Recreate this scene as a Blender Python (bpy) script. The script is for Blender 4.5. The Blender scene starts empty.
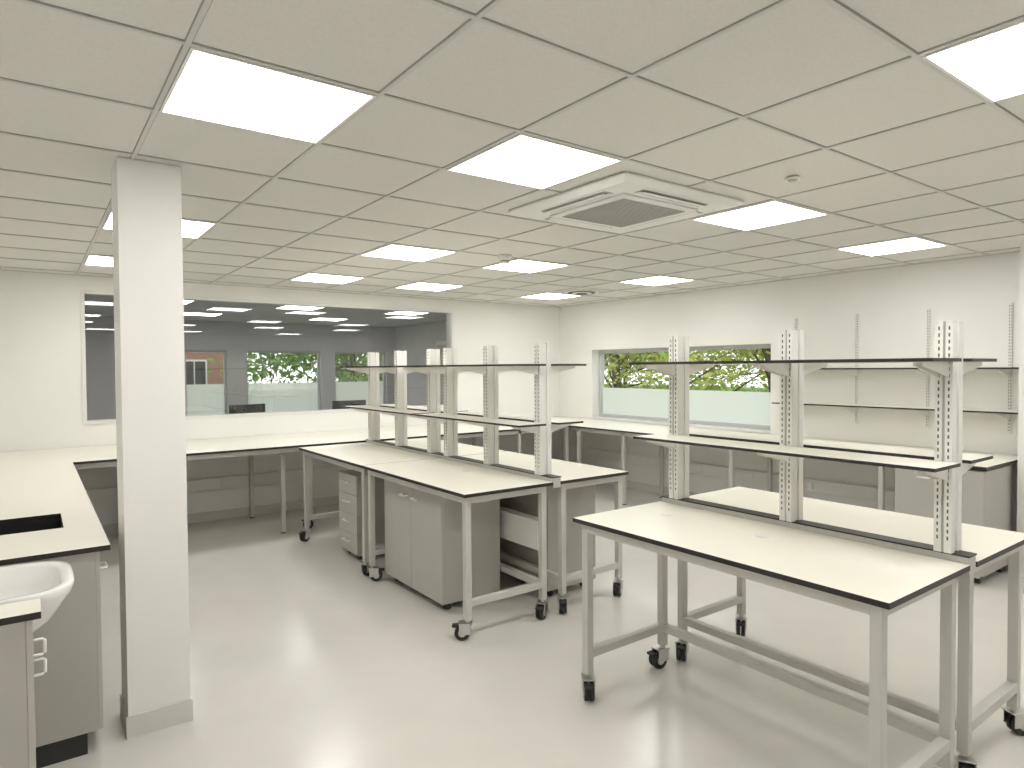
import bpy, bmesh, random
from math import *
from mathutils import Vector, Matrix
random.seed(7)
scene=bpy.context.scene
scene.view_settings.view_transform='Standard'

# ------------------------------------------------------------ materials
def new_mat(name):
    m=bpy.data.materials.new(name); m.use_nodes=True
    nt=m.node_tree
    for n in list(nt.nodes): nt.nodes.remove(n)
    out=nt.nodes.new('ShaderNodeOutputMaterial')
    return m,nt,out
def pbr(name,col,rough=.5,metal=0.0,noise=0.0,scale=8.0,bump=0.0,bscale=200.0,col2=None,spec=.5,trans=0.0):
    m,nt,out=new_mat(name)
    b=nt.nodes.new('ShaderNodeBsdfPrincipled')
    b.inputs['Base Color'].default_value=(*col,1); b.inputs['Roughness'].default_value=rough
    b.inputs['Metallic'].default_value=metal
    b.inputs['Specular IOR Level'].default_value=spec
    tc=nt.nodes.new('ShaderNodeTexCoord'); csock=None
    if noise>0 or col2:
        n=nt.nodes.new('ShaderNodeTexNoise'); n.inputs['Scale'].default_value=scale; n.inputs['Detail'].default_value=5
        nt.links.new(tc.outputs['Object'],n.inputs['Vector'])
        r=nt.nodes.new('ShaderNodeValToRGB')
        c2=col2 if col2 else tuple(c*(1-noise) for c in col)
        r.color_ramp.elements[0].color=(*c2,1); r.color_ramp.elements[1].color=(*col,1)
        r.color_ramp.elements[0].position=.35; r.color_ramp.elements[1].position=.65
        nt.links.new(n.outputs[0],r.inputs[0]); nt.links.new(r.outputs[0],b.inputs['Base Color']); csock=r.outputs[0]
    if bump>0:
        n2=nt.nodes.new('ShaderNodeTexNoise'); n2.inputs['Scale'].default_value=bscale
        nt.links.new(tc.outputs['Object'],n2.inputs['Vector'])
        bp=nt.nodes.new('ShaderNodeBump'); bp.inputs['Strength'].default_value=bump; bp.inputs['Distance'].default_value=.002
        nt.links.new(n2.outputs[0],bp.inputs['Height']); nt.links.new(bp.outputs[0],b.inputs['Normal'])
    if trans>0:
        t=nt.nodes.new('ShaderNodeBsdfTranslucent')
        if csock: nt.links.new(csock,t.inputs[0])
        mx=nt.nodes.new('ShaderNodeMixShader'); mx.inputs[0].default_value=trans
        nt.links.new(b.outputs[0],mx.inputs[1]); nt.links.new(t.outputs[0],mx.inputs[2]); nt.links.new(mx.outputs[0],out.inputs[0])
    else: nt.links.new(b.outputs[0],out.inputs[0])
    return m
def emis(name,col,s):
    m,nt,out=new_mat(name); e=nt.nodes.new('ShaderNodeEmission')
    e.inputs[0].default_value=(*col,1); e.inputs[1].default_value=s
    nt.links.new(e.outputs[0],out.inputs[0]); return m
def glass(name,tint,refl):
    m,nt,out=new_mat(name)
    t=nt.nodes.new('ShaderNodeBsdfTransparent'); t.inputs[0].default_value=(*tint,1)
    g=nt.nodes.new('ShaderNodeBsdfGlossy'); g.inputs['Roughness'].default_value=0.0
    f=nt.nodes.new('ShaderNodeLayerWeight'); f.inputs[0].default_value=.5
    p=nt.nodes.new('ShaderNodeMath'); p.operation='POWER'; p.inputs[1].default_value=4.0
    a=nt.nodes.new('ShaderNodeMath'); a.operation='MULTIPLY_ADD'; a.inputs[1].default_value=.8; a.inputs[2].default_value=refl; a.use_clamp=True
    mx=nt.nodes.new('ShaderNodeMixShader')
    nt.links.new(f.outputs['Facing'],p.inputs[0]); nt.links.new(p.outputs[0],a.inputs[0]); nt.links.new(a.outputs[0],mx.inputs[0])
    nt.links.new(t.outputs[0],mx.inputs[1]); nt.links.new(g.outputs[0],mx.inputs[2])
    nt.links.new(mx.outputs[0],out.inputs[0]); return m
def frosted(name):
    m,nt,out=new_mat(name)
    t=nt.nodes.new('ShaderNodeBsdfTranslucent'); t.inputs[0].default_value=(.84,.87,.84,1)
    d=nt.nodes.new('ShaderNodeBsdfDiffuse'); d.inputs[0].default_value=(.85,.87,.86,1)
    r=nt.nodes.new('ShaderNodeBsdfTransparent'); r.inputs[0].default_value=(.9,.92,.9,1)
    m1=nt.nodes.new('ShaderNodeMixShader'); m1.inputs[0].default_value=.35
    m2=nt.nodes.new('ShaderNodeMixShader'); m2.inputs[0].default_value=.12
    nt.links.new(t.outputs[0],m1.inputs[1]); nt.links.new(d.outputs[0],m1.inputs[2])
    nt.links.new(m1.outputs[0],m2.inputs[1]); nt.links.new(r.outputs[0],m2.inputs[2])
    nt.links.new(m2.outputs[0],out.inputs[0]); return m

M={}
M['wall']=pbr('wall_paint',(.87,.86,.82),.6,noise=.02,scale=2,bump=.05)
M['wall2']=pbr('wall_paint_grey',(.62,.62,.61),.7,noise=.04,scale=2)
M['floor']=pbr('vinyl_floor',(.69,.672,.62),.2,noise=.04,scale=3,bump=.03,bscale=400)
M['floor2']=pbr('carpet_grey',(.40,.40,.40),.9,noise=.2,scale=60)
M['skirt']=pbr('skirting_vinyl',(.68,.67,.63),.5,noise=.02)
M['tile']=pbr('ceiling_tile',(.745,.73,.685),.8,noise=.05,scale=90,bump=.15,bscale=300)
M['tbar']=pbr('ceiling_tbar',(.64,.63,.595),.5,noise=.02)
M['gap']=pbr('shadow_gap',(.38,.375,.35),.9,noise=.02)
M['top']=pbr('bench_top_laminate',(.885,.865,.765),.36,noise=.03,scale=150)
M['edge']=pbr('bench_edge_black',(.02,.017,.015),.45,noise=.1)
M['frame']=pbr('steel_frame_grey',(.57,.56,.52),.4,noise=.03)
M['white']=pbr('white_plastic',(.84,.835,.80),.4,noise=.02)
M['rack']=pbr('rack_white_powdercoat',(.82,.81,.77),.4,noise=.02)
M['slot']=pbr('slot_dark',(.13,.13,.12),.8,noise=.05)
M['cab']=pbr('cabinet_grey',(.49,.475,.435),.45,noise=.03,scale=4)
M['cab2']=pbr('cabinet_carcass',(.46,.445,.405),.5,noise=.03,scale=4)
M['plinth']=pbr('plinth_black',(.03,.03,.03),.6,noise=.1)
M['steel']=pbr('brushed_steel',(.6,.6,.58),.3,1.0,noise=.05,scale=50)
M['black']=pbr('black_rubber',(.02,.02,.02),.5,noise=.1)
M['ceramic']=pbr('white_ceramic',(.87,.865,.84),.12,noise=.01)
M['sink']=pbr('sink_black_resin',(.03,.03,.03),.3,noise=.1)
M['led']=emis('led_panel',(1,.98,.95),12.3)
M['fill2']=emis('fill_panel_adjoining',(1,.98,.965),11.0)  # emission for the added fill panels beyond the glass
M['glassi']=glass('partition_glass',(.88,.89,.88),.13)
M['glasso']=glass('window_glass',(.95,.97,.96),.04)
M['frost']=frosted('frosted_film')
M['upvc']=pbr('window_frame_white',(.8,.8,.77),.35,noise=.02)
M['winframe']=pbr('window_frame_grey',(.52,.53,.53),.4,noise=.02)
M['leaf']=pbr('leaves_green',(.28,.48,.09),.7,col2=(.12,.28,.04),scale=1.5,trans=.45)
M['leafy']=pbr('leaves_yellow',(.62,.58,.17),.7,col2=(.32,.44,.10),scale=1.5,trans=.4)
M['bark']=pbr('bark',(.20,.16,.11),.9,noise=.4,scale=10)
M['grass']=pbr('grass',(.22,.32,.12),.9,noise=.4,scale=3)
M['fabric']=pbr('chair_black',(.02,.02,.022),.8,noise=.2)
M['grille']=pbr('grille_grey',(.50,.50,.47),.6,noise=.05)
def brickmat():
    m,nt,out=new_mat('brick_wall'); b=nt.nodes.new('ShaderNodeBsdfPrincipled'); b.inputs['Roughness'].default_value=.9
    tc=nt.nodes.new('ShaderNodeTexCoord'); mp=nt.nodes.new('ShaderNodeMapping'); mp.inputs['Rotation'].default_value=(pi/2,0,0)
    br=nt.nodes.new('ShaderNodeTexBrick'); br.inputs['Color1'].default_value=(.36,.15,.09,1); br.inputs['Color2'].default_value=(.28,.11,.07,1)
    br.inputs['Mortar'].default_value=(.4,.36,.3,1); br.inputs['Scale'].default_value=4
    nt.links.new(tc.outputs['Object'],mp.inputs[0]); nt.links.new(mp.outputs[0],br.inputs['Vector'])
    nt.links.new(br.outputs[0],b.inputs['Base Color']); nt.links.new(b.outputs[0],out.inputs[0]); return m
M['brick']=brickmat()

# ------------------------------------------------------------ mesh builder
class MB:
    def __init__(s): s.bm=bmesh.new(); s.mats=[]
    def mi(s,k):
        if k not in s.mats: s.mats.append(k)
        return s.mats.index(k)
    def quad(s,pts,mat):
        f=s.bm.faces.new([s.bm.verts.new(p) for p in pts]); f.material_index=s.mi(mat)
    def box(s,x0,x1,y0,y1,z0,z1,mat,side=None):
        v=[s.bm.verts.new(p) for p in [(x0,y0,z0),(x1,y0,z0),(x1,y1,z0),(x0,y1,z0),(x0,y0,z1),(x1,y0,z1),(x1,y1,z1),(x0,y1,z1)]]
        a=s.mi(mat); b=s.mi(side) if side else a
        for idx,m in (((3,2,1,0),a),((4,5,6,7),a),((0,1,5,4),b),((1,2,6,5),b),((2,3,7,6),b),((3,0,4,7),b)):
            f=s.bm.faces.new([v[i] for i in idx]); f.material_index=m
    def prism(s,pts,axis,a,b,mat):
        def P(p,t):
            return {'y':(p[0],t,p[1]),'x':(t,p[0],p[1]),'z':(p[0],p[1],t)}[axis]
        A=[s.bm.verts.new(P(p,a)) for p in pts]; B=[s.bm.verts.new(P(p,b)) for p in pts]; m=s.mi(mat)
        n=len(pts)
        fs=[s.bm.faces.new(A[::-1]),s.bm.faces.new(B)]
        for i in range(n): fs.append(s.bm.faces.new([A[i],A[(i+1)%n],B[(i+1)%n],B[i]]))
        for f in fs: f.material_index=m
    def cyl(s,c,r,h,axis,mat,seg=20,r2=None):
        r2=r if r2 is None else r2
        A=[];B=[]
        for i in range(seg):
            t=2*pi*i/seg; u,w=cos(t),sin(t)
            for L,rr,hh in ((A,r,-h/2),(B,r2,h/2)):
                if axis=='z': p=(c[0]+u*rr,c[1]+w*rr,c[2]+hh)
                elif axis=='x': p=(c[0]+hh,c[1]+u*rr,c[2]+w*rr)
                elif axis=='y': p=(c[0]+u*rr,c[1]+hh,c[2]+w*rr)
                else:
                    ang=axis; dx,dy=cos(ang),sin(ang)
                    p=(c[0]+dx*hh-dy*u*rr,c[1]+dy*hh+dx*u*rr,c[2]+w*rr)
                L.append(s.bm.verts.new(p))
        m=s.mi(mat)
        fs=[s.bm.faces.new(A[::-1]),s.bm.faces.new(B)]
        for i in range(seg):
            f=s.bm.faces.new([A[i],A[(i+1)%seg],B[(i+1)%seg],B[i]]); f.smooth=True; fs.append(f)
        for f in fs: f.material_index=m
    def tube(s,pts,r,mat,seg=10):
        m=s.mi(mat); rings=[]
        for i,p in enumerate(pts):
            p=Vector(p); a=Vector(pts[max(i-1,0)]); b=Vector(pts[min(i+1,len(pts)-1)])
            d=(b-a).normalized(); up=Vector((0,0,1)) if abs(d.z)<.9 else Vector((1,0,0))
            u=d.cross(up).normalized(); w=d.cross(u)
            rings.append([s.bm.verts.new(p+(u*cos(2*pi*k/seg)+w*sin(2*pi*k/seg))*r) for k in range(seg)])
        for i in range(len(rings)-1):
            for k in range(seg):
                f=s.bm.faces.new([rings[i][k],rings[i][(k+1)%seg],rings[i+1][(k+1)%seg],rings[i+1][k]]); f.material_index=m; f.smooth=True
        for rr in (rings[0],rings[-1][::-1]):
            f=s.bm.faces.new(rr); f.material_index=m
    def obj(s,name,bevel=0.0,parent=None):
        bmesh.ops.recalc_face_normals(s.bm,faces=s.bm.faces)
        me=bpy.data.meshes.new(name); s.bm.to_mesh(me); s.bm.free()
        for k in s.mats: me.materials.append(M[k])
        xs=[v.co for v in me.vertices]
        c=Vector([(min(p[i] for p in xs)+max(p[i] for p in xs))/2 for i in range(3)])
        me.transform(Matrix.Translation(-c))
        o=bpy.data.objects.new(name,me); scene.collection.objects.link(o); o.location=c
        if bevel>0:
            b=o.modifiers.new('bevel','BEVEL'); b.width=bevel; b.segments=2; b.limit_method='ANGLE'; b.angle_limit=radians(50)
        if parent: o.parent=parent
        return o

# ------------------------------------------------------------ room dims
H=2.59; XL=-.5; XR=6.6; YF=7.7; YB=-3.6; T=.12
OX=.38; OY=2.08; TS=.6
b=MB(); b.box(XL-T,XR+T,YB-T,YF+T,-.1,0,'floor'); b.obj('floor')
b=MB(); b.box(XL-T,XR+T,YB-T,YF+T,H+.004,H+.1,'tile'); b.obj('ceiling')
b=MB()
x=OX-6*TS
while x<XR:
    if x>XL:
        b.box(x-.0105,x+.0105,YB,YF,H+.001,H+.004,'gap'); b.box(x-.0075,x+.0075,YB,YF,H-.002,H+.001,'tbar')
    x+=TS
y=OY-12*TS
while y<YF:
    if y>YB:
        b.box(XL,XR,y-.0105,y+.0105,H+.0012,H+.0038,'gap'); b.box(XL,XR,y-.0075,y+.0075,H-.0022,H+.0008,'tbar')
    y+=TS
for (a,c,d,e) in ((XL,XL+.02,YB,YF),(XR-.02,XR,YB,YF)): b.box(a,c,d,e,H-.003,H+.003,'tbar')
for (d,e) in ((YB,YB+.02),(YF-.02,YF)): b.box(XL,XR,d,e,H-.003,H+.003,'tbar')
b.obj('trim_ceiling_grid')

b=MB(); b.box(XL-T,XL,YB-T,YF+T,0,H+.1,'wall'); b.obj('wall_left')
b=MB(); b.box(XL,XR,YB-T,YB,0,H+.1,'wall'); b.obj('wall_rear')
GX0,GX1,GZ0,GZ1=.40,4.68,1.12,2.45
b=MB()
b.box(XL,GX0,YF,YF+T,0,H+.1,'wall'); b.box(GX1,XR,YF,YF+T,0,H+.1,'wall')
b.box(GX0,GX1,YF,YF+T,0,GZ0,'wall'); b.box(GX0,GX1,YF,YF+T,GZ1,H+.1,'wall'); b.obj('wall_far')
b=MB(); fw=.035
b.box(GX0,GX0+fw,YF-.012,YF+T+.01,GZ0,GZ1,'upvc'); b.box(GX1-fw,GX1,YF-.012,YF+T+.01,GZ0,GZ1,'upvc')
b.box(GX0+fw,GX1-fw,YF-.012,YF+T+.01,GZ0,GZ0+fw,'upvc'); b.box(GX0+fw,GX1-fw,YF-.012,YF+T+.01,GZ1-fw,GZ1,'upvc')
b.quad([(GX0+fw,YF+.05,GZ0+fw),(GX1-fw,YF+.05,GZ0+fw),(GX1-fw,YF+.05,GZ1-fw),(GX0+fw,YF+.05,GZ1-fw)],'glassi')
b.obj('window_1')
WY0,WY1,WZ0,WZ1=4.12,6.98,.93,1.91
b=MB()
b.box(XR,XR+.25,YB,WY0,0,H+.1,'wall'); b.box(XR,XR+.25,WY1,YF+T,0,H+.1,'wall')
b.box(XR,XR+.25,WY0,WY1,0,WZ0,'wall'); b.box(XR,XR+.25,WY0,WY1,WZ1,H+.1,'wall'); b.obj('wall_right')
def ext_window(name,axis,a0,a1,z0,z1,p,muls,fmat='upvc',frost=1.36,fw=.05):
    b=MB()
    def bx(u0,u1,d0,d1,c,d,m):
        if axis=='x': b.box(d0,d1,u0,u1,c,d,m)
        else: b.box(u0,u1,d0,d1,c,d,m)
    def q(u0,u1,d,z0,z1,m):
        P=[(u0,z0),(u1,z0),(u1,z1),(u0,z1)]
        b.quad([(d,u,z) if axis=='x' else (u,d,z) for u,z in P],m)
    bx(a0,a1,p,p+.07,z0,z0+fw,fmat); bx(a0,a1,p,p+.07,z1-fw,z1,fmat)
    bx(a0,a0+fw,p,p+.07,z0+fw,z1-fw,fmat); bx(a1-fw,a1,p,p+.07,z0+fw,z1-fw,fmat)
    for m in muls: bx(m-.045,m+.045,p,p+.07,z0+fw,z1-fw,fmat)
    lo=[a0+fw]+[m+.045 for m in muls]; hi=[m-.045 for m in muls]+[a1-fw]
    for l,h in zip(lo,hi):
        q(l,h,p+.035,frost,z1-fw,'glasso'); q(l,h,p+.035,z0+fw,frost,'frost')
    return b.obj(name)
ext_window('window_2','x',WY0,WY1,WZ0,WZ1,XR+.13,[5.56],'winframe')
b=MB(); b.box(XR-.01,XR+.13,WY0,WY1,WZ0-.02,WZ0+.004,'upvc'); b.obj('trim_window_sill')
b=MB(); b.box(6.2,XR,1.3,1.75,0,H,'wall'); b.obj('wall_boxed_pillar')
cx0,cx1,cy0,cy1=.32,.575,3.35,3.61
b=MB(); b.box(cx0,cx1,cy0,cy1,0,H,'wall')
for (x0,x1,y0,y1) in ((cx0-.008,cx1+.008,cy0-.008,cy0),(cx0-.008,cx1+.008,cy1,cy1+.008),(cx0-.008,cx0,cy0,cy1),(cx1,cx1+.008,cy0,cy1)): b.box(x0,x1,y0,y1,0,.1,'skirt')
b.obj('square_column')
b=MB(); b.box(XL,XR,YF-.012,YF,0,.10,'skirt'); b.obj('baseboard_far')
b=MB(); b.box(XR-.012,XR,1.75,YF-.012,0,.10,'skirt'); b.box(XR-.012,XR,YB,1.3,0,.10,'skirt'); b.obj('baseboard_right')
b=MB(); b.box(XL,XL+.012,YB,YF-.012,0,.10,'skirt'); b.obj('baseboard_left')

# ------------------------------------------------------------ ceiling lights
def led(x0,y0,mat='led'):
    x0+=.010;y0+=.010; x1=x0+TS-.020; y1=y0+TS-.020
    b=MB(); f=.010; z0=H-.006; z1=H+.002
    b.box(x0,x1,y0,y0+f,z0,z1,'white'); b.box(x0,x1,y1-f,y1,z0,z1,'white'); b.box(x0,x0+f,y0+f,y1-f,z0,z1,'white'); b.box(x1-f,x1,y0+f,y1-f,z0,z1,'white')
    b.box(x0+f,x1-f,y0+f,y1-f,H-.003,H+.002,mat); b.obj('ceiling_led_panel')
for (i,j) in [(0,0),(2,0),(5,0),(8,0),(0,4),(3,4),(5,4),(8,4),(0,7),(3,7),(5,7),(8,7),(3,-3),(0,-3),(6,-3),(9,-3),(1,-7),(4,-7),(8,-7)]:
    led(OX+i*TS,OY+j*TS)
for (x,y) in ((1.2,9.6),(3.0,9.6),(4.8,9.6),(2.0,11.6),(4.2,11.6)): led(x,y,'fill2')  # panels added to lift the dark adjoining room to mid grey

def cassette(cx,cy):
    b=MB(); s=.475
    def ring(s0,z0,s1,z1,mat):
        m=b.mi(mat)
        A=[b.bm.verts.new((cx+u*s0,cy+v*s0,z0)) for u,v in ((-1,-1),(1,-1),(1,1),(-1,1))]
        B=[b.bm.verts.new((cx+u*s1,cy+v*s1,z1)) for u,v in ((-1,-1),(1,-1),(1,1),(-1,1))]
        for k in range(4):
            f=b.bm.faces.new([A[k],A[(k+1)%4],B[(k+1)%4],B[k]]); f.material_index=m
    b.box(cx-s,cx+s,cy-s,cy+s,H-.012,H,'white')
    ring(s,H-.012,.44,H-.035,'white')
    b.box(cx-.44,cx+.44,cy-.44,cy+.44,H-.036,H-.012,'white')
    for sx,sy in ((1,0),(-1,0),(0,1),(0,-1)):
        if sx:
            x=cx+sx*.365; b.box(x-.035,x+.035,cy-.26,cy+.26,H-.038,H-.03,'grille')
            b.prism([(x-.03,H-.037),(x+.03,H-.052),(x+.034,H-.048),(x-.026,H-.034)] if sx>0 else [(x+.03,H-.037),(x-.03,H-.052),(x-.034,H-.048),(x+.026,H-.034)],'y',cy-.25,cy+.25,'white')
        else:
            y=cy+sy*.365; b.box(cx-.26,cx+.26,y-.035,y+.035,H-.038,H-.03,'grille')
            b.prism([(y-.03,H-.037),(y+.03,H-.052),(y+.034,H-.048),(y-.026,H-.034)] if sy>0 else [(y+.03,H-.037),(y-.03,H-.052),(y-.034,H-.048),(y+.026,H-.034)],'x',cx-.25,cx+.25,'white')
    b.box(cx-.30,cx+.30,cy-.30,cy+.30,H-.048,H-.036,'white')
    b.box(cx-.25,cx+.25,cy-.25,cy+.25,H-.050,H-.046,'grille')
    for k in range(24):
        y=cy-.24+k*.0209; b.box(cx-.245,cx+.245,y-.004,y+.004,H-.054,H-.050,'grille')
    b.obj('ceiling_air_conditioner',.004)
cassette(2.78,2.68)
def detector(x,y,r,tall):
    b=MB(); b.cyl((x,y,H-.006),r,.012,'z','white',28)
    if tall:
        b.cyl((x,y,H-.028),r*.6,.034,'z','white',28,r*.95); b.cyl((x,y,H-.048),r*.7,.006,'z','slot',28); b.cyl((x,y,H-.056),r*.6,.012,'z','white',28,r*.7)
    else: b.cyl((x,y,H-.014),r*.5,.008,'z','grille',28,r*.8)
    b.obj('smoke_detector')
detector(3.2,4.43,.06,True); detector(3.07,1.8,.035,False)
b=MB()
for k in range(4): b.cyl((5.5,6.0,H-.005-.006*k),.22-.05*k,.008,'z','white' if k%2==0 else 'slot',32)
b.obj('ceiling_air_diffuser')

# ------------------------------------------------------------ furniture helpers
BT=.90; TT=.022
def castor(b,x,y,ang=0.0,r=.047):
    c,s=cos(ang),sin(ang)
    ox,oy=x+c*.032,y+s*.032
    for d in (-.014,.014):
        b.cyl((ox-s*d,oy+c*d,r),r,.020,ang+pi/2,'black',22)
        b.cyl((ox-s*d*1.85,oy+c*d*1.85,r),r*.5,.006,ang+pi/2,'steel',14)
    def q(u,v): return (x+c*u-s*v, y+s*u+c*v)
    for v in (-.029,.029):
        p=[q(-.02,v-.002),q(.05,v-.002),q(.05,v+.002),q(-.02,v+.002)]
        b.prism(p,'z',r-.008,r*2+.012,'steel')
    b.prism([q(-.03,-.033),q(.055,-.033),q(.055,.033),q(-.03,.033)],'z',r*2+.008,r*2+.014,'steel')
    b.cyl((x,y,r*2+.020),.014,.016,'z','steel',12)
    b.prism([q(.05,-.024),q(.095,-.02),q(.095,.02),q(.05,.024)],'z',r*2-.014,r*2-.002,'black')
def bench(name,x0,x1,y0,y1,inner,castors=True,low=True,grom=None,drop=.20):
    b=MB()
    b.box(x0,x1,y0,y1,BT-TT,BT,'top','edge')
    lx0,lx1,ly0,ly1=x0+.03,x1-.03,y0+.035,y1-.035; w=.04; zr=BT-TT
    zb=.12 if castors else .01
    for lx in (lx0,lx1-w):
        for ly in (ly0,ly1-w):
            b.box(lx,lx+w,ly,ly+w,zb,zr,'frame')
            if castors: castor(b,lx+w/2,ly+w/2,random.choice([-2.6,-2.2,2.5,.4,-.5,3.0]))
            else: b.cyl((lx+w/2,ly+w/2,.006),.025,.012,'z','black',14)
    for ly in (ly0,ly1-w): b.box(lx0+w,lx1-w,ly,ly+w,zr-.045,zr,'frame')
    for lx in (lx0,lx1-w): b.box(lx,lx+w,ly0+w,ly1-w,zr-.045,zr,'frame')
    if low:
        for ly in (ly0,ly1-w): b.box(lx0+w,lx1-w,ly,ly+w,drop,drop+.04,'frame')
        lx=lx1-w if inner>0 else lx0
        b.box(lx,lx+w,ly0+w,ly1-w,drop,drop+.04,'frame')
    for g in (grom or []):
        b.cyl((g[0],g[1],BT+.001),.032,.004,'z','white',24); b.cyl((g[0],g[1],BT+.003),.022,.003,'z','rack',24)
    return b.obj(name,.0015)
def post(b,x,y,z0,z1):
    for s in (-1,1):
        xa,xb=(x-.05,x-.014) if s<0 else (x+.014,x+.05)
        for ya,yb in ((y-.030,y-.005),(y+.005,y+.030)):
            b.box(xa,xb,ya,yb,z0,z1,'rack')
        b.box(xa+.006,xb-.006,y-.005,y+.005,z0,z1,'grille')
        xf=xa if s<0 else xb
        z=z0+.05
        while z<z1-.03:
            for yy in (y-.0175,y+.0175):
                b.box(xf-.0006,xf+.0006,yy-.0028,yy+.0028,z,z+.014,'slot')
            z+=.026
    b.box(x-.014,x+.014,y-.022,y+.022,z0,z1-.004,'rack')
def rack(xc,y0,y1,posts,z1=1.82,zt=1.665,zl=1.27,zb=BT+.031,wl=.31):
    b=MB()
    for p in posts: post(b,xc,p,zb,z1)
    for s in (-1,1):
        for zz,w in ((zt,wl),(zl,wl-.03)):
            xa=xc+s*.052; xb=xc+s*w
            b.box(min(xa,xb),max(xa,xb),y0,y1,zz,zz+.013,'top','edge')
            for p in posts:
                for yy in (p-.0175,p+.0175):
                    b.prism([(xa,zz-.001),(xb-s*.03,zz-.001),(xb-s*.03,zz-.014),(xa,zz-.06)],'y',yy-.0015,yy+.0015,'rack')
    return b.obj('reagent_shelf_rack')
def dhandle(b,p,out,L=.1,vertical=False,r=.005,stand=.028,mat='steel'):
    dx,dy=out; x,y,z=p
    if vertical: A=(x,y,z-L/2);B=(x,y,z+L/2)
    else: A=(x-L/2*abs(dy),y-L/2*abs(dx),z);B=(x+L/2*abs(dy),y+L/2*abs(dx),z)
    o=lambda q,s:(q[0]+dx*s,q[1]+dy*s,q[2])
    b.tube([A,o(A,stand*.8),o(tuple(A[i]+(B[i]-A[i])*.08 for i in range(3)),stand),o(tuple(A[i]+(B[i]-A[i])*.92 for i in range(3)),stand),o(B,stand*.8),B],r,mat,8)
def cabinet(name,x0,x1,y0,y1,z0,z1,face,doors=2,drawers=0,castors=True,plinth=False):
    b=MB()
    if castors:
        for cx in (x0+.06,x1-.06):
            for cy in (y0+.06,y1-.06):
                r=.024
                for d in (-.008,.008): b.cyl((cx,cy+d,r),r,.012,'y','black',16)
                b.box(cx-.02,cx+.02,cy-.018,cy+.018,r*2-.006,z0,'steel')
    if plinth: b.box(x0+.04,x1-.04,y0+.02,y1-.02,0,z0,'plinth')
    b.box(x0,x1,y0,y1,z0,z1,'cab2')
    s=face; xf=x0 if s<0 else x1
    xa,xb=(xf-.018,xf-.0005) if s<0 else (xf+.0005,xf+.018)
    xo=xa if s<0 else xb
    if doors:
        w=(y1-y0)/doors
        for k in range(doors):
            ya=y0+k*w+.002; yb=y0+(k+1)*w-.002
            b.box(xa,xb,ya,yb,z0+.003,z1-.003,'cab')
            hy=(yb-.09) if (k%2==0 and doors>1) else (ya+.09)
            dhandle(b,(xo,hy,z1-.09),(s,0),.09,mat='white')
    else:
        hh=(z1-z0)/drawers
        for k in range(drawers):
            b.box(xa,xb,y0+.002,y1-.002,z0+k*hh+.002,z0+(k+1)*hh-.002,'cab')
            dhandle(b,(xo,(y0+y1)/2,z0+(k+.62)*hh),(s,0),.13,mat='white')
    return b.obj(name,.0015)

# ------------------------------------------------------------ near double island
bench('mobile_lab_bench',2.17,2.83,.94,2.44,+1,grom=[(2.60,1.66),(2.60,2.2)])
bench('mobile_lab_bench',2.90,3.56,.94,2.44,-1)
rack(2.865,.97,2.42,[1.03,1.68,2.34])
def spine(x0,x1,y0,y1):
    b=MB(); b.box(x0,x1,y0,y1,BT-.04,BT+.025,'frame'); b.box(x0-.006,x1+.006,y0-.002,y1+.002,BT+.025,BT+.031,'edge'); b.obj('service_spine')
spine(2.834,2.896,.945,2.435)
# ------------------------------------------------------------ far double island
for (ya,yb) in ((3.28,4.77),(4.78,6.27)):
    bench('mobile_lab_bench',2.06,2.75,ya,yb,+1,grom=[(2.55,(ya+yb)/2)])
    bench('mobile_lab_bench',2.82,3.46,ya,yb,-1)
rack(2.785,3.33,4.74,[3.43,4.05,4.64]); rack(2.785,4.81,6.25,[4.92,5.54,6.14])
spine(2.754,2.816,3.285,6.265)
b=MB(); b.box(2.726,2.805,3.42,6.2,.42,.62,'white'); b.box(2.724,2.727,3.9,4.0,.48,.57,'rack'); b.obj('power_trunking',.004)

cabinet('under_bench_cabinet',2.21,2.67,3.78,4.66,.06,.815,-1,2)
cabinet('drawer_pedestal',2.22,2.66,5.22,5.62,.06,.74,-1,0,4)
cabinet('under_bench_cabinet',2.93,3.38,3.56,4.48,.06,.815,+1,2)
cabinet('drawer_pedestal',2.93,3.36,5.3,5.75,.06,.72,+1,0,4)

# ------------------------------------------------------------ perimeter benches
def fixed_bench(x0,x1,y0,y1,legs):
    b=MB(); b.box(x0,x1,y0,y1,BT-TT,BT,'top','edge')
    for (lx,ly,c) in legs:
        b.box(lx-.02,lx+.02,ly-.02,ly+.02,.12 if c else .01,BT-TT,'frame')
        if c: castor(b,lx,ly,2.2)
        else: b.cyl((lx,ly,.006),.025,.012,'z','black',14)
    return b
FY=6.45
b=fixed_bench(XL+.005,5.6,FY,YF-.005,[(x,FY+.06,False) for x in (.7,)]+[(2.02,FY+.2,False),(2.3,FY+.2,True),(3.7,FY+.06,False),(4.9,FY+.06,False)]+[(x,7.55,False) for x in (.7,1.95,3.7,4.9)])
b.box(XL+.1,5.5,FY+.04,FY+.08,BT-TT-.045,BT-TT,'frame')
b.box(XL+.1,5.5,7.53,7.57,BT-TT-.045,BT-TT,'frame')
b.obj('perimeter_bench',.0015)
b=MB(); b.box(.4,5.6,YF-.05,YF-.013,.34,.47,'white')
for k in range(6): b.box(.9+k*.75,1.05+k*.75,YF-.056,YF-.05,.365,.445,'white')
b.obj('dado_trunking',.003)
sx0,sx1,sy0,sy1=-.30,.11,3.78,4.17
b=MB()
lx0,lx1,ly0,ly1=XL+.005,.26,3.28,FY-.002
b.box(lx0,lx1,ly0,sy0,BT-TT,BT,'top','edge'); b.box(lx0,lx1,sy1,ly1,BT-TT,BT,'top','edge')
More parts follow.
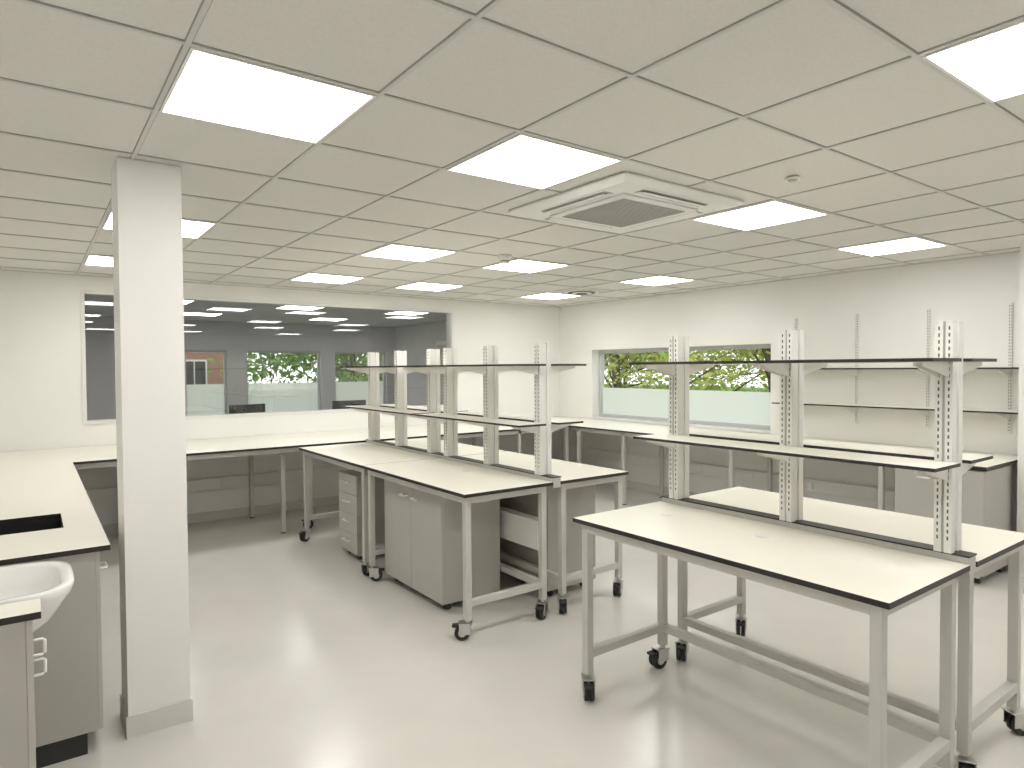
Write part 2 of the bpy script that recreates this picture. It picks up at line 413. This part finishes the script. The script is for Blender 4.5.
b.box(lx0,sx0,sy0,sy1,BT-TT,BT,'top','edge'); b.box(sx1,lx1,sy0,sy1,BT-TT,BT,'top','edge')
b.obj('sink_bench')
b=MB(); w=.012; zb=.66
b.box(sx0,sx1,sy0,sy1,zb,zb+w,'sink')
b.box(sx0-w,sx0,sy0-w,sy1+w,zb,BT-TT,'sink'); b.box(sx1,sx1+w,sy0-w,sy1+w,zb,BT-TT,'sink')
b.box(sx0,sx1,sy0-w,sy0,zb,BT-TT,'sink'); b.box(sx0,sx1,sy1,sy1+w,zb,BT-TT,'sink')
b.cyl(((sx0+sx1)/2,(sy0+sy1)/2,zb+w+.002),.03,.004,'z','steel',20)
b.obj('lab_sink')
b=MB(); b.cyl((-.4,3.97,BT+.02),.022,.04,'z','steel',16)
b.tube([(-.4,3.97,BT+.03),(-.4,3.97,BT+.22),(-.38,3.97,BT+.27),(-.33,3.97,BT+.295),(-.27,3.97,BT+.28),(-.245,3.97,BT+.24),(-.24,3.97,BT+.2)],.011,'steel'); b.tube([(-.4,3.97,BT+.05),(-.4,3.90,BT+.08)],.006,'steel')
b.obj('swan_neck_tap')
for k,(ya,yb) in enumerate(((3.30,3.74),(4.22,5.1),(5.12,6.0))):
    cabinet('base_cabinet',XL+.02,.205,ya,yb,.10,BT-TT,+1,1 if k==0 else 2,castors=False,plinth=True)
b=MB(); b.box(XL+.005,.01,2.50,2.65,BT-TT,BT,'top','edge'); b.obj('filler_worktop')
b=MB(); b.box(XL+.06,-.06,2.52,2.63,0,.1,'plinth'); b.box(XL+.02,-.03,2.51,2.64,.1,BT-TT,'cab2'); b.box(-.0295,-.012,2.512,2.638,.103,BT-TT-.003,'cab')
dhandle(b,(-.012,2.60,.755),(1,0),.05,True,.005,.03,'white'); dhandle(b,(-.012,2.60,.69),(1,0),.05,True,.005,.03,'white')
b.obj('base_cabinet',.0015)
def basin(cx0,cx1,y0,y1,zt,dep):
    bm=bmesh.new(); cy=(y0+y1)/2; ry=(y1-y0)/2
    def outline(k,z,sh=0):
        pts=[]; n=48
        for i in range(n):
            t=2*pi*i/n; u,v=cos(t),sin(t)
            e=.5
            px=copysign(abs(u)**e,u); py=copysign(abs(v)**e,v)
            L=(cx1-cx0)/2
            mx=(cx0+cx1)/2-sh
            pts.append(bm.verts.new((mx+px*L*k,cy+py*ry*k,z)))
        return pts
    rings=[outline(.60,zt-dep,.06),outline(.74,zt-dep*.88,.05),outline(.88,zt-dep*.6,.025),outline(.95,zt-dep*.3,.01),outline(.985,zt-.03),outline(1.0,zt-.008),outline(.985,zt),outline(.90,zt),outline(.86,zt-.012),outline(.80,zt-dep*.4),outline(.62,zt-dep*.7),outline(.25,zt-dep*.78)]
    for a,c in zip(rings,rings[1:]):
        n=len(a)
        for i in range(n): bm.faces.new([a[i],a[(i+1)%n],c[(i+1)%n],c[i]])
    bm.faces.new(rings[0][::-1]); bm.faces.new(rings[-1])
    for f in bm.faces: f.smooth=True
    bb=MB(); bb.bm.free(); bb.bm=bm; bb.mats=['ceramic']
    mx=(cx0+cx1)/2-.05
    bb.cyl((mx,cy,zt-dep*.78+.003),.022,.006,'z','steel',18)
    bb.tube([(mx,cy,zt-dep),(mx,cy,zt-dep-.12),(mx,cy,zt-dep-.2)],.025,'white')
    bb.tube([(mx,cy,zt-dep-.16),(cx0-.003,cy,zt-dep-.16)],.018,'white')
    bb.cyl((cx0+.05,cy,zt+.03),.018,.07,'z','steel',16); bb.tube([(cx0+.05,cy,zt+.05),(cx0+.15,cy,zt+.07),(cx0+.17,cy,zt+.05)],.009,'steel')
    bb.obj('wash_basin')
basin(XL+.005,.115,2.72,3.22,.89,.20)

b=fixed_bench(5.65,XR-.005,1.78,FY-.002,[(5.72,y,False) for y in (2.55,3.3,4.0,4.7,5.5,6.3)]+[(6.4,y,False) for y in (2.6,4.0,5.5)])
b.box(5.70,5.74,2.4,6.4,BT-TT-.045,BT-TT,'frame')
b.obj('perimeter_bench',.0015)
b=MB(); b.box(5.602,XR-.005,FY,YF-.005,BT-TT,BT,'top','edge'); b.box(5.66,5.70,FY+.03,FY+.07,0,BT-TT,'frame'); b.obj('corner_bench',.0015)
cabinet('under_bench_cabinet',5.68,6.25,1.80,2.42,.075,.86,-1,2)
b=MB(); b.box(XR-.05,XR-.013,2.5,7.4,.34,.47,'white')
for k in range(6): b.box(XR-.056,XR-.05,2.9+k*.7,3.05+k*.7,.365,.445,'white')
b.obj('dado_trunking',.003)
b=MB()
ys=[1.92,2.54,3.18,3.82]
for y in ys:
    b.box(XR-.014,XR-.0005,y-.013,y+.013,1.08,2.17,'rack')
    z=1.1
    while z<2.15:
        for yy in (y-.006,y+.006): b.box(XR-.0146,XR-.0138,yy-.002,yy+.002,z,z+.014,'slot')
        z+=.026
for zz in (1.26,1.62):
    b.box(XR-.30,XR-.016,1.78,3.92,zz,zz+.014,'top','edge')
    for y in ys: b.prism([(XR-.015,zz-.001),(XR-.27,zz-.001),(XR-.27,zz-.014),(XR-.015,zz-.07)],'y',y-.008,y+.008,'rack')
b.obj('slotted_wall_shelves')

# ------------------------------------------------------------ adjoining room
AY0=YF+T; AY1=13.4
b=MB(); b.box(XL-T,XR+T,AY0,AY1+.25,-.1,0,'floor2'); b.obj('floor_adjoining')
b=MB(); b.box(XL-T,XR+T,AY0,AY1+.25,H,H+.1,'wall2'); b.obj('ceiling_adjoining')
b=MB(); b.box(XL-T,XL,AY0,AY1+.25,0,H,'wall2'); b.obj('wall_adjoining_left')
b=MB(); b.box(XR,XR+T,AY0,AY1+.25,0,H,'wall2'); b.obj('wall_adjoining_right')
b=MB(); b.box(XR-.02,XR-.001,10.5,10.57,0,2.2,'upvc'); b.box(XR-.02,XR-.001,11.43,11.5,0,2.2,'upvc'); b.box(XR-.02,XR-.001,10.57,11.43,2.13,2.2,'upvc')
b.box(XR-.045,XR-.005,10.575,11.425,.01,2.125,'cab'); b.tube([(XR-.05,10.65,1.0),(XR-.09,10.65,1.0),(XR-.09,10.77,1.0)],.01,'steel'); b.obj('door_1')
wins=[(2.3,3.05,[]),(3.4,4.9,[]),(5.2,6.4,[])]
WT=2.03
b=MB()
b.box(XL,XR,AY1,AY1+.2,0,.75,'wall2'); b.box(XL,XR,AY1,AY1+.2,WT,H,'wall2')
cur=XL
for a,c,_ in wins: b.box(cur,a,AY1,AY1+.2,.75,WT,'wall2'); cur=c
b.box(cur,XR,AY1,AY1+.2,.75,WT,'wall2'); b.obj('wall_adjoining_far')
for n,(a,c,m) in enumerate(wins): ext_window('window_%d'%(n+3),'y',a,c,.75,WT,AY1+.08,m,'winframe',1.38,.04)
def chair(x,y,rot):
    b=MB()
    b.prism([(-.23,-.22),(.23,-.22),(.25,.2),(.2,.24),(-.2,.24),(-.25,.2)],'z',.44,.51,'fabric')
    pts=[]
    for k in range(9):
        t=-.9+1.8*k/8; pts.append((.24*sin(t)/sin(.9), .25-.10*(1-cos(t))))
    out=pts+[(p[0]*.93,p[1]-.04) for p in pts[::-1]]
    b.prism(out,'z',.62,1.23,'fabric')
    b.prism([(.2,.36),(.24,.36),(.27,.7),(.23,.7)],'x',-.03,.03,'black')
    b.cyl((0,0,.28),.025,.32,'z','steel',14)
    for k in range(5):
        t=2*pi*k/5; b.tube([(0,0,.13),(.28*cos(t),.28*sin(t),.075)],.016,'black',8); b.cyl((.28*cos(t),.28*sin(t),.03),.03,.04,'x','black',14)
    o=b.obj('office_chair',.006); o.rotation_euler=(0,0,rot)
    c=o.location.copy(); v=Matrix.Rotation(rot,3,'Z')@c; o.location=v+Vector((x,y,0))
chair(2.05,8.5,pi*.1+pi); chair(3.45,8.6,pi)

# ------------------------------------------------------------ exterior
b=MB(); b.box(-40,60,-40,70,-.5,-.45,'grass'); b.obj('ground_exterior')
def tree(name,x,y,h,r,n,leaf,seed,z0=-.45,s0=.05,s1=.10):
    rnd=random.Random(seed); b=MB()
    b.tube([(x,y,z0),(x+.1,y,z0+h*.3),(x-.05,y+.1,z0+h*.6)],.12,'bark')
    tips=[]
    for k in range(18):
        a=rnd.random()*6.28; e=rnd.uniform(-.35,1.1); L=r*rnd.uniform(.6,1)
        st=Vector((x,y,z0+h*rnd.uniform(.28,.6)))
        en=st+Vector((cos(a)*cos(e),sin(a)*cos(e),sin(e)*.9))*L
        mid=(st+en)/2+Vector((0,0,.15*r)); b.tube([st,mid,en],.025,'bark',6)
        tips+= [en,mid,(mid+en)/2]
        for q in range(3):
            e2=en+Vector((rnd.gauss(0,1),rnd.gauss(0,1),rnd.gauss(0,.7)))*r*.25; b.tube([mid,e2],.012,'bark',5); tips.append(e2)
    m=b.mi(leaf)
    for k in range(n):
        c=rnd.choice(tips)+Vector((rnd.gauss(0,1),rnd.gauss(0,1),rnd.gauss(0,.8)))*r*.16
        if c.z<z0+.1: continue
        u=Vector((rnd.gauss(0,1),rnd.gauss(0,1),rnd.gauss(0,1))).normalized(); v=u.orthogonal().normalized()
        s=rnd.uniform(s0,s1)
        f=b.bm.faces.new([b.bm.verts.new(c+u*s),b.bm.verts.new(c+v*s*.6),b.bm.verts.new(c-u*s),b.bm.verts.new(c-v*s*.6)]); f.material_index=m
    b.obj(name)
tree('tree',12.6,7.8,4.6,2.9,7500,'leafy',1); tree('tree',12.8,12.6,4.8,2.9,7500,'leafy',2); tree('tree',16.0,17.5,5,2.9,6500,'leafy',3); tree('tree',17.0,9.5,5,3.0,6500,'leafy',12)
tree('tree',25,24,7,3.8,8000,'leaf',9); tree('tree',25,14,6,3.8,8000,'leaf',11)
tree('tree',9.2,22,5.5,2.9,7000,'leaf',4,s0=.08,s1=.15); tree('tree',12.4,23.0,6,3.0,7000,'leafy',5,s0=.08,s1=.15)
def hedge(x0,x1,y0,y1,z1,n,seed):
    rnd=random.Random(seed); b=MB(); b.box(x0+.15,x1-.15,y0+.15,y1-.15,-.45,z1-.15,'leaf'); m=b.mi('leaf')
    for k in range(n):
        c=Vector((rnd.uniform(x0,x1),rnd.uniform(y0,y1),rnd.uniform(-.4,z1)))
        u=Vector((rnd.gauss(0,1),rnd.gauss(0,1),rnd.gauss(0,1))).normalized(); v=u.orthogonal().normalized(); s=.09
        f=b.bm.faces.new([b.bm.verts.new(c+u*s),b.bm.verts.new(c+v*s*.6),b.bm.verts.new(c-u*s),b.bm.verts.new(c-v*s*.6)]); f.material_index=m
    b.obj('hedge')
hedge(20.6,21.6,-2,26,.9,8000,1); hedge(-2,14,27,28,.7,7000,2)
b=MB(); b.box(-6,7.2,30,36,-.45,5.5,'brick')
for k in range(6):
    for z in (.8,3.4):
        x=-5+k*2.0; b.box(x,x+1.0,29.93,30,z,z+1.3,'upvc'); b.box(x+.07,x+.47,29.9,29.94,z+.08,z+1.22,'sink'); b.box(x+.53,x+.93,29.9,29.94,z+.08,z+1.22,'sink')
b.prism([(29.6,5.5),(36.4,5.5),(33,8)],'x',-6.3,7.5,'bark'); b.obj('brick_building')

w=bpy.data.worlds.new('world'); scene.world=w; w.use_nodes=True
nt=w.node_tree; bg=nt.nodes['Background']
tc=nt.nodes.new('ShaderNodeTexCoord'); sp=nt.nodes.new('ShaderNodeSeparateXYZ'); rp=nt.nodes.new('ShaderNodeValToRGB')
rp.color_ramp.elements[0].position=0; rp.color_ramp.elements[0].color=(.96,.97,.97,1); rp.color_ramp.elements[1].position=1; rp.color_ramp.elements[1].color=(.88,.92,.96,1)
nt.links.new(tc.outputs['Generated'],sp.inputs[0]); nt.links.new(sp.outputs[2],rp.inputs[0]); nt.links.new(rp.outputs[0],bg.inputs[0])
bg.inputs[1].default_value=2.1

# ------------------------------------------------------------ camera
cd=bpy.data.cameras.new('camera'); cam=bpy.data.objects.new('camera',cd); scene.collection.objects.link(cam)
cd.sensor_fit='HORIZONTAL'; cd.sensor_width=36; cd.lens=652/1024*36; cd.clip_start=.02
yaw,pitch,roll=.635,.024,-.006
F=Vector((sin(yaw)*cos(pitch),cos(yaw)*cos(pitch),-sin(pitch))); Rt=Vector((cos(yaw),-sin(yaw),0)); U=Rt.cross(F)
r2=Rt*cos(roll)+U*sin(roll); u2=-Rt*sin(roll)+U*cos(roll)
mt=Matrix((r2,u2,-F)).transposed().to_4x4(); mt.translation=Vector((0,0,1.65)); cam.matrix_world=mt
scene.camera=cam
